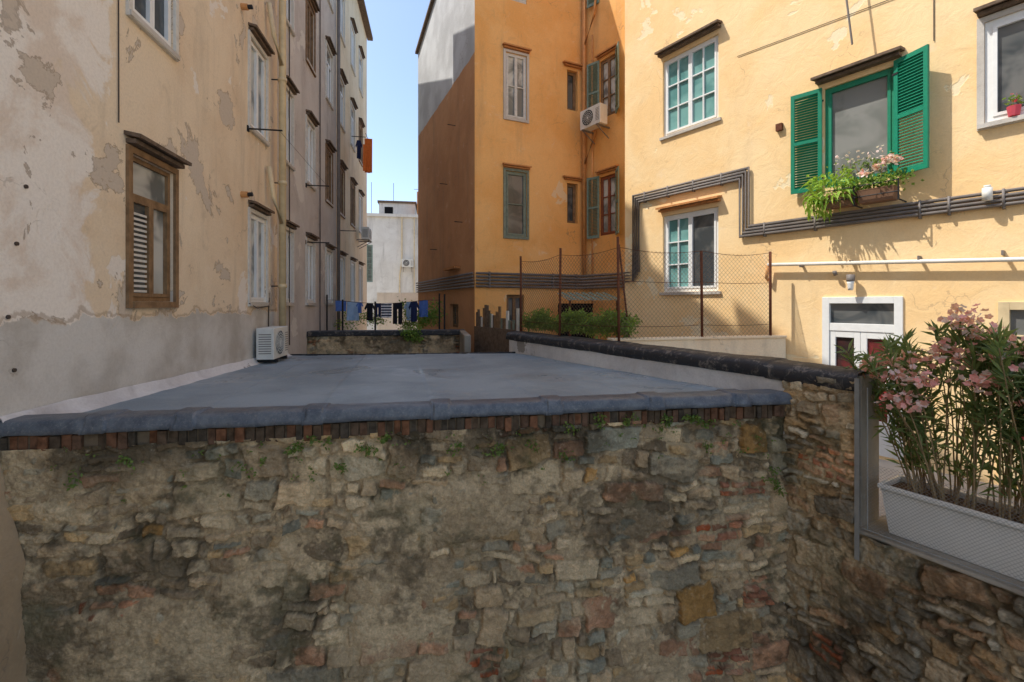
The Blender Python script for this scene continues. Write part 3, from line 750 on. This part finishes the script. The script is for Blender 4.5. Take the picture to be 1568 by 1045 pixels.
Y=(1-Vv)*4.1+Vv*((1-U)*10.47+U*8.95)
Z=(1-Vv)*(-.93)+Vv*((1-U)*-1.12+U*-.99)+.02*(fbm(X*.8,Y*.8,1)-.5)+.005*(fbm(X*4,Y*4,2)-.5)
fr=(X+.07*(Y-4)+5)%1.0; Z=Z+.008*(1-fr)*ss(0,.012,fr)
gridmesh('felt',np.stack([X,Y,Z],-1),nx,nz,'felt',FRF)
b=B('body',W,FRF); b.face([(-3.1,10.47,-1.12),(-3.1,10.47,GZ),(1.62,8.95,GZ),(1.62,8.95,-.99)],'surround',False)
b.tube([(-3.1,10.45,-1.1),(-1,9.78,-1.06),(1.6,8.95,-.975)],.02,'bit',6,False); b.done()
# front edge: felt dressed over a low kerb, crisp arris, vertical drop, lapped strips
prof=[(4.40,-.935),(4.28,-.925),(4.18,-.89),(4.11,-.862),(4.05,-.85),(3.92,-.848),(3.875,-.852),(3.855,-.862),(3.848,-.88),(3.840,-.915),(3.832,-.95),(3.85,-.957)]
xs=np.linspace(-3.11,3.36,1300); V=np.zeros((len(prof),len(xs),3))
laps=[-2.55,-1.95,-1.02,-.02,.95,1.9,2.75]
for j,(y,z) in enumerate(prof):
    wv=.008*(fbm(xs*2,xs*0+j*.2,31)-.5)+.007*(fbm(xs*9,xs*0+j*.35,32)-.5)
    lap=sum(.016*ss(0,.004,xs-l-.02*math.sin(j))*ss(.15,.146,xs-l-.012*math.cos(j*1.4)) for l in laps)
    fl=.014*(fbm(xs*4,xs*0,35)-.5)*(j>=9)
    out=.022*ss(.5,.75,fbm(xs*2.2,xs*0+3,36))*(j>=9)
    V[j,:,0]=xs; V[j,:,1]=y-((wv+lap) if 6<j<11 else 0)-out; V[j,:,2]=z+((wv+lap) if j<8 else wv-lap*.5)+fl
gridmesh('front_lip',V[::-1],len(xs),len(prof),'lip',FRF)
ys=np.linspace(3.86,10.4,160); V=np.zeros((4,160,3))
for j,(dx,z) in enumerate(((0.005,.11),(.03,.095),(.05,.04),(.13,.0))):
    V[j,:,0]=-3.106+dx+.015*(fbm(ys*4,ys*0+j,41)-.5)*(j>0); V[j,:,1]=ys; V[j,:,2]=-.925-.03*(ys-3.9)+z+.03*(fbm(ys*3,ys*0+j*.3,42)-.5)
gridmesh('flashing',V[::-1],160,4,'white_pl',FRF)

# ------------------------------------------------------------ PARAPET + RIGHT WALL
PW=empty('parapet_wall')
b=B('render_face',FR,PW)
b.box(-5.6,-.02,0,.36,GZ,-.72,'white_pl'); b.done()
xs=np.linspace(-5.7,.6,420); pr=[(-.012,-.74),(-.03,-.70),(-.025,-.63),(.02,-.59),(.12,-.575),(.26,-.57),(.37,-.58),(.4,-.62),(.39,-.72)]
V=np.zeros((len(pr),len(xs),3))
for j,(y,z) in enumerate(pr):
    n_=.03*(fbm(xs*2.5,xs*0+j*.3,51)-.5)+.012*(fbm(xs*10,xs*0+j*.5,52)-.5)
    yy=y-n_*(j<4); 
    V[j,:,0]=FR.o[0]+FR.x[0]*xs+FR.y[0]*yy; V[j,:,1]=FR.o[1]+FR.x[1]*xs+FR.y[1]*yy; V[j,:,2]=z+n_*.8+np.where(xs>-.2,-.012,0)
gridmesh('coping',V,len(xs),len(pr),'bit',PW)
RW=empty('garden_stone_wall')
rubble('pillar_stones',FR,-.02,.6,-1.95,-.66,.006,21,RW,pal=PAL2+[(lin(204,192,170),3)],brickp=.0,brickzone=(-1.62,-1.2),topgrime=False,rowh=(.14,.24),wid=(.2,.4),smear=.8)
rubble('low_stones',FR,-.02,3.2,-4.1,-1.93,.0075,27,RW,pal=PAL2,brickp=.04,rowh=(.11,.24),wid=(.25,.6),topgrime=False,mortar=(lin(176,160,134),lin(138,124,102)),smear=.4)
b=B('core',FR,RW); b.box(.0,.6,.06,.38,-1.95,-.62,'cement'); b.box(.0,4.2,.06,.5,GZ,-1.94,'cement'); 
b.box(.58,4.2,-.02,.5,-1.94,-1.905,'cement'); b.box(0,4.2,.02,.059,GZ,-4.0,'cement'); b.done(.01)

e=empty('wire_mesh_screen'); b=B('posts',FR,e)
b.box(.6,.606,-.05,-.01,-2.15,-.63,'galv'); b.box(.6,.635,-.055,-.05,-2.15,-.63,'galv'); b.box(2.05,2.08,-.03,0,-1.9,-.9,'galv')
b.tube([(.64,-.02,-1.88),(3.4,-.02,-1.88)],.005,'galv',6); b.tube([(.68,-.02,-1.88),(.68,-.02,-.7)],.005,'galv',6)
b.done()
def netting(name,F,x0,x1,zb,zt,y,d,r,mat,parent):
    b=B(name,F,parent); H=zt-zb; n=int((x1-x0+H)/d)
    for s_ in (1,-1):
        for i in range(n+1):
            c=x0-H+i*d if s_==1 else x0+i*d
            t0,t1=0,H
            if s_==1: t0=max(0,x0-c); t1=min(H,x1-c)
            else: t1=min(H,c-x0); t0=max(0,c-x1)
            if t1-t0<.01: continue
            b.tube([(c+s_*t0,y,zb+t0),(c+s_*t1,y,zb+t1)],r,mat,3)
    return b.done()
netting('netting',FR,.66,3.3,-1.88,-1.32,-.02,.028,.0011,'galv',e)

e=empty('oleander_planter')
N=simple('planter_white',lin(232,230,224),.5,.35,var=.12,sc_=5)
b=B('planter',FR,e)
def trough(x0,x1,y0,y1,z0,z1):
    t=.05
    lo=[(x0+t,y0+t*.6,z0),(x1-t,y0+t*.6,z0),(x1-t,y1-t*.6,z0),(x0+t,y1-t*.6,z0)]; hi=[(x0,y0,z1),(x1,y0,z1),(x1,y1,z1),(x0,y1,z1)]
    for i in range(4):
        j=(i+1)%4; b.face([lo[i],lo[j],hi[j],hi[i]],N)
    b.face(lo[::-1],N)
    b.box(x0-.015,x1+.015,y0-.02,y0+.012,z1-.035,z1,N); b.box(x0-.015,x1+.015,y1-.012,y1+.02,z1-.035,z1,N)
    b.box(x0-.015,x0+.012,y0+.012,y1-.012,z1-.035,z1,N); b.box(x1-.012,x1+.015,y0+.012,y1-.012,z1-.035,z1,N)
    b.face([(x0,y0,z1-.05),(x1,y0,z1-.05),(x1,y1,z1-.05),(x0,y1,z1-.05)],'soil')
trough(.72,1.82,.1,.46,-1.9,-1.5); trough(1.88,3.0,.1,.46,-1.9,-1.5); b.done(.006)
b=B('oleander',W,e)
def top(x): return -.36+.30*math.exp(-((x-1.2)/.25)**2)+.16*math.exp(-((x-1.75)/.3)**2)
for i in range(210):
    x=R(.82,2.9); y=R(.18,.4); tx=x+random.gauss(0,.17)-(.16 if x<1.1 else 0); ty=y+random.gauss(0,.17); tz=top(tx)-abs(random.gauss(0,.3))
    p0=Vector(FR.P(x,y,-1.55)); p3=Vector(FR.P(tx,ty,tz)); p1=p0.lerp(p3,.4)+Vector((0,0,.08)); 
    pts=[p0.lerp(p1,t/3) for t in range(3)]+[p1.lerp(p3,t/5)+Vector((random.gauss(0,.006),random.gauss(0,.006),0)) for t in range(6)]
    b.tube([tuple(q) for q in pts],.006,'stem',5,False,r1=.003)
    for k in range(50):
        f=R(.0,1.0) if k<32 else R(.75,1); q=p1.lerp(p3,f) if k>6 else p0.lerp(p1,R(.3,1))
        ax=(p3-p1).normalized(); d=ax*R(.2,1.0)+rdir(.1)*.7
        leaf(b,q,d,R(.10,.18),.011,'olean',.12)
b.done()
b=B('oleander_flowers',W,e)
for x,y,z in ((.68,.1,-.58),(.74,.02,-.50),(.82,.1,-.46),(.92,.0,-.58),(1.0,.12,-.42),(.86,.0,-.75),(1.12,.1,-.32),(1.18,.15,-.16),(1.25,.08,-.08),(1.3,.2,-.2),(1.2,.1,-.4),(1.0,-.02,-.76),(1.48,.1,-.36),(1.55,.15,-.28),(1.62,.05,-.42),(1.45,.1,-.52),(1.7,.15,-.22),(1.9,.15,-.3),(1.05,-.05,-.58),(1.35,.0,-.55),(1.78,.05,-.56),(2.1,.15,-.36),(1.62,.0,-.7)):
    for k in range(34): flower(b,Vector(FR.P(x,y,z))+Vector((random.gauss(0,.05),random.gauss(0,.05),random.gauss(0,.038))),.027,'pink' if k%3 else 'palepink')
b.done()

# ------------------------------------------------------------ cream wall + chain link fence + plants
o=empty('garden_wall'); FW=Fr(2.72,6.72,3.213,.185)
b=B('wall',FW,o); b.box(0,3.2,0,.16,-2.3,-.585,'cream'); b.box(-.01,3.2,-.03,.19,-.584,-.545,'cream'); b.done(.01)
e=empty('chain_link_fence')
P=[(1.74,9.14,.96),(2.19,7.84,.98),(2.79,6.63,1.02),(4.32,6.85,.86),(5.63,6.92,.88)]
b=B('posts',W,e,True)
for x,y,z in P: b.tube([(x,y,-.7),(x+R(-.02,.02),y,z)],.022,'rust',8)
b.tube([(2.79,6.63,.9),(3.1,6.95,-.55)],.015,'rust',6)
for k in range(4):
    for zt in (.86,.35,-.35):
        a,c=P[k],P[k+1]; b.tube([(a[0]+(c[0]-a[0])*t/6,a[1]+(c[1]-a[1])*t/6,zt-.06*math.sin(math.pi*t/6)*(1 if zt>.8 else .3)) for t in range(7)],.004,'rust',4)
b.done()
for k in range(4):
    a,c=P[k],P[k+1]; F=Fr(a[0],a[1],c[0]-a[0],c[1]-a[1]); netting('mesh',F,0,math.hypot(c[0]-a[0],c[1]-a[1]),-.55,.82,0,.075,.0024,'wire',e)
e=empty('ivy_hedge'); b=B('leaves',W,e)
for i in range(190):
    t=random.random(); x=1.82+(2.95-1.82)*t+R(-.02,.22); y=9.2+(6.75-9.2)*t+R(-.05,.2); tuft(b,(x,y,-.5+R(0,.24)*(.5+abs(math.sin(t*9)))),.05,30,.06,.022,'ivy')
for i in range(10): tuft(b,(2.95+R(0,.3),6.95+R(0,.2),-.5+R(0,.25)),.06,30,.06,.018,'weed')
for i in range(10): tuft(b,(3.0+R(-.1,.4),8.2+R(0,.5),-.6+R(0,.4)),.07,30,.07,.02,'ivy')
b.done()

# ------------------------------------------------------------ back low stone wall, plants, picket fence, awning
e=empty('back_stone_wall'); FK=Fr(-3.1,12.0,1,0)
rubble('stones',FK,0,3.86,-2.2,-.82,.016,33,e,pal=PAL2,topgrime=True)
b=B('coping',FK,e); b.box(0,3.9,-.06,.35,-.82,-.69,'bit'); b.box(0,3.86,.06,.3,GZ,-.83,'cement')
b.box(3.75,3.9,-1.9,0,GZ,-.7,'cement'); b.done(.02)
e=empty('wall_creeper'); b=B('leaves',W,e)
for i in range(26): tuft(b,(-.6+R(-.2,.25),11.9+R(-.06,.05),-.74+R(-.24,.12)),.05,24,.06,.02,'ivy')
for i in range(50): tuft(b,(-.75+R(-.4,.9),14.6+R(-.4,.4),-.75+R(0,.75)),.11,30,.08,.028,'ivy')
for i in range(24): tuft(b,(-2.6+R(-.3,.9),14.9+R(-.4,.4),-.75+R(0,.4)),.1,26,.08,.025,'ivy')
b.done()
e=empty('picket_fence'); FP=Fr(1.0,11.1,.7,-1.75); b=B('pickets',FP,e)
x=0
while x<1.85:
    w=R(.06,.1); z=-.12+R(-.22,.1)+(.0 if x<1.2 else -.08); b.box(x,x+w-.012,R(-.01,.01),.03,-2.2,z,random.choice(['wood','hood','greyframe','oldwhite'] if random.random()<.4 else ['wood','hood'])); x+=w
b.box(0,1.85,.032,.07,-.5,-.42,'hood'); b.box(0,1.85,-.05,-.02,-2,-.55,'hood'); b.done()
e=empty('lean_to_awning'); b=B('roof',W,e)
for i in range(14):
    x=3.3+i*.1; b.face([(x,11.0,.08),(x+.1,11.0,.08+(.02 if i%2 else -.02)),(x+.1,12.2,.3+(.02 if i%2 else -.02)),(x,12.2,.3)],'oldgreen',False)
for x,y in ((3.35,11.05),(4.6,11.05)): b.tube([(x,y,-2.3),(x,y,.08)],.03,'rust',6,False)
b.box(3.4,4.4,12.3,12.35,-1.2,.0,'dark'); b.done()

# ------------------------------------------------------------ CAMERA / LIGHT
cam=bpy.data.cameras.new('camera'); co=bpy.data.objects.new('camera',cam); sc.collection.objects.link(co)
co.location=(0,0,0); co.rotation_euler=(math.radians(90),0,math.radians(-9.65)); cam.lens=700/1568*36; cam.sensor_width=36
cam.shift_y=-.0367; cam.clip_end=2000; cam.clip_start=.05; sc.camera=co
el=math.radians(57); h=Vector((-1,.25,0)).normalized(); sd=Vector((h.x*math.cos(el),h.y*math.cos(el),math.sin(el)))
L=bpy.data.lights.new('sun','SUN'); L.energy=5; L.angle=math.radians(.5); L.color=(1,.96,.89)
lo=bpy.data.objects.new('sun',L); sc.collection.objects.link(lo); lo.rotation_euler=sd.to_track_quat('Z','Y').to_euler()
w=bpy.data.worlds.new('World'); sc.world=w; w.use_nodes=True; nt=w.node_tree
sk=nt.nodes.new('ShaderNodeTexSky'); sk.sky_type='NISHITA'; sk.sun_disc=False; sk.sun_elevation=el; sk.sun_rotation=math.atan2(h.x,h.y)%(2*math.pi)
sk.air_density=1.0; sk.dust_density=1.6; sk.ozone_density=1.0
bg=nt.nodes['Background']; bg.inputs[1].default_value=.28; nt.links.new(sk.outputs[0],bg.inputs[0])
sc.view_settings.view_transform='Standard'; sc.view_settings.look='None'; sc.view_settings.exposure=0
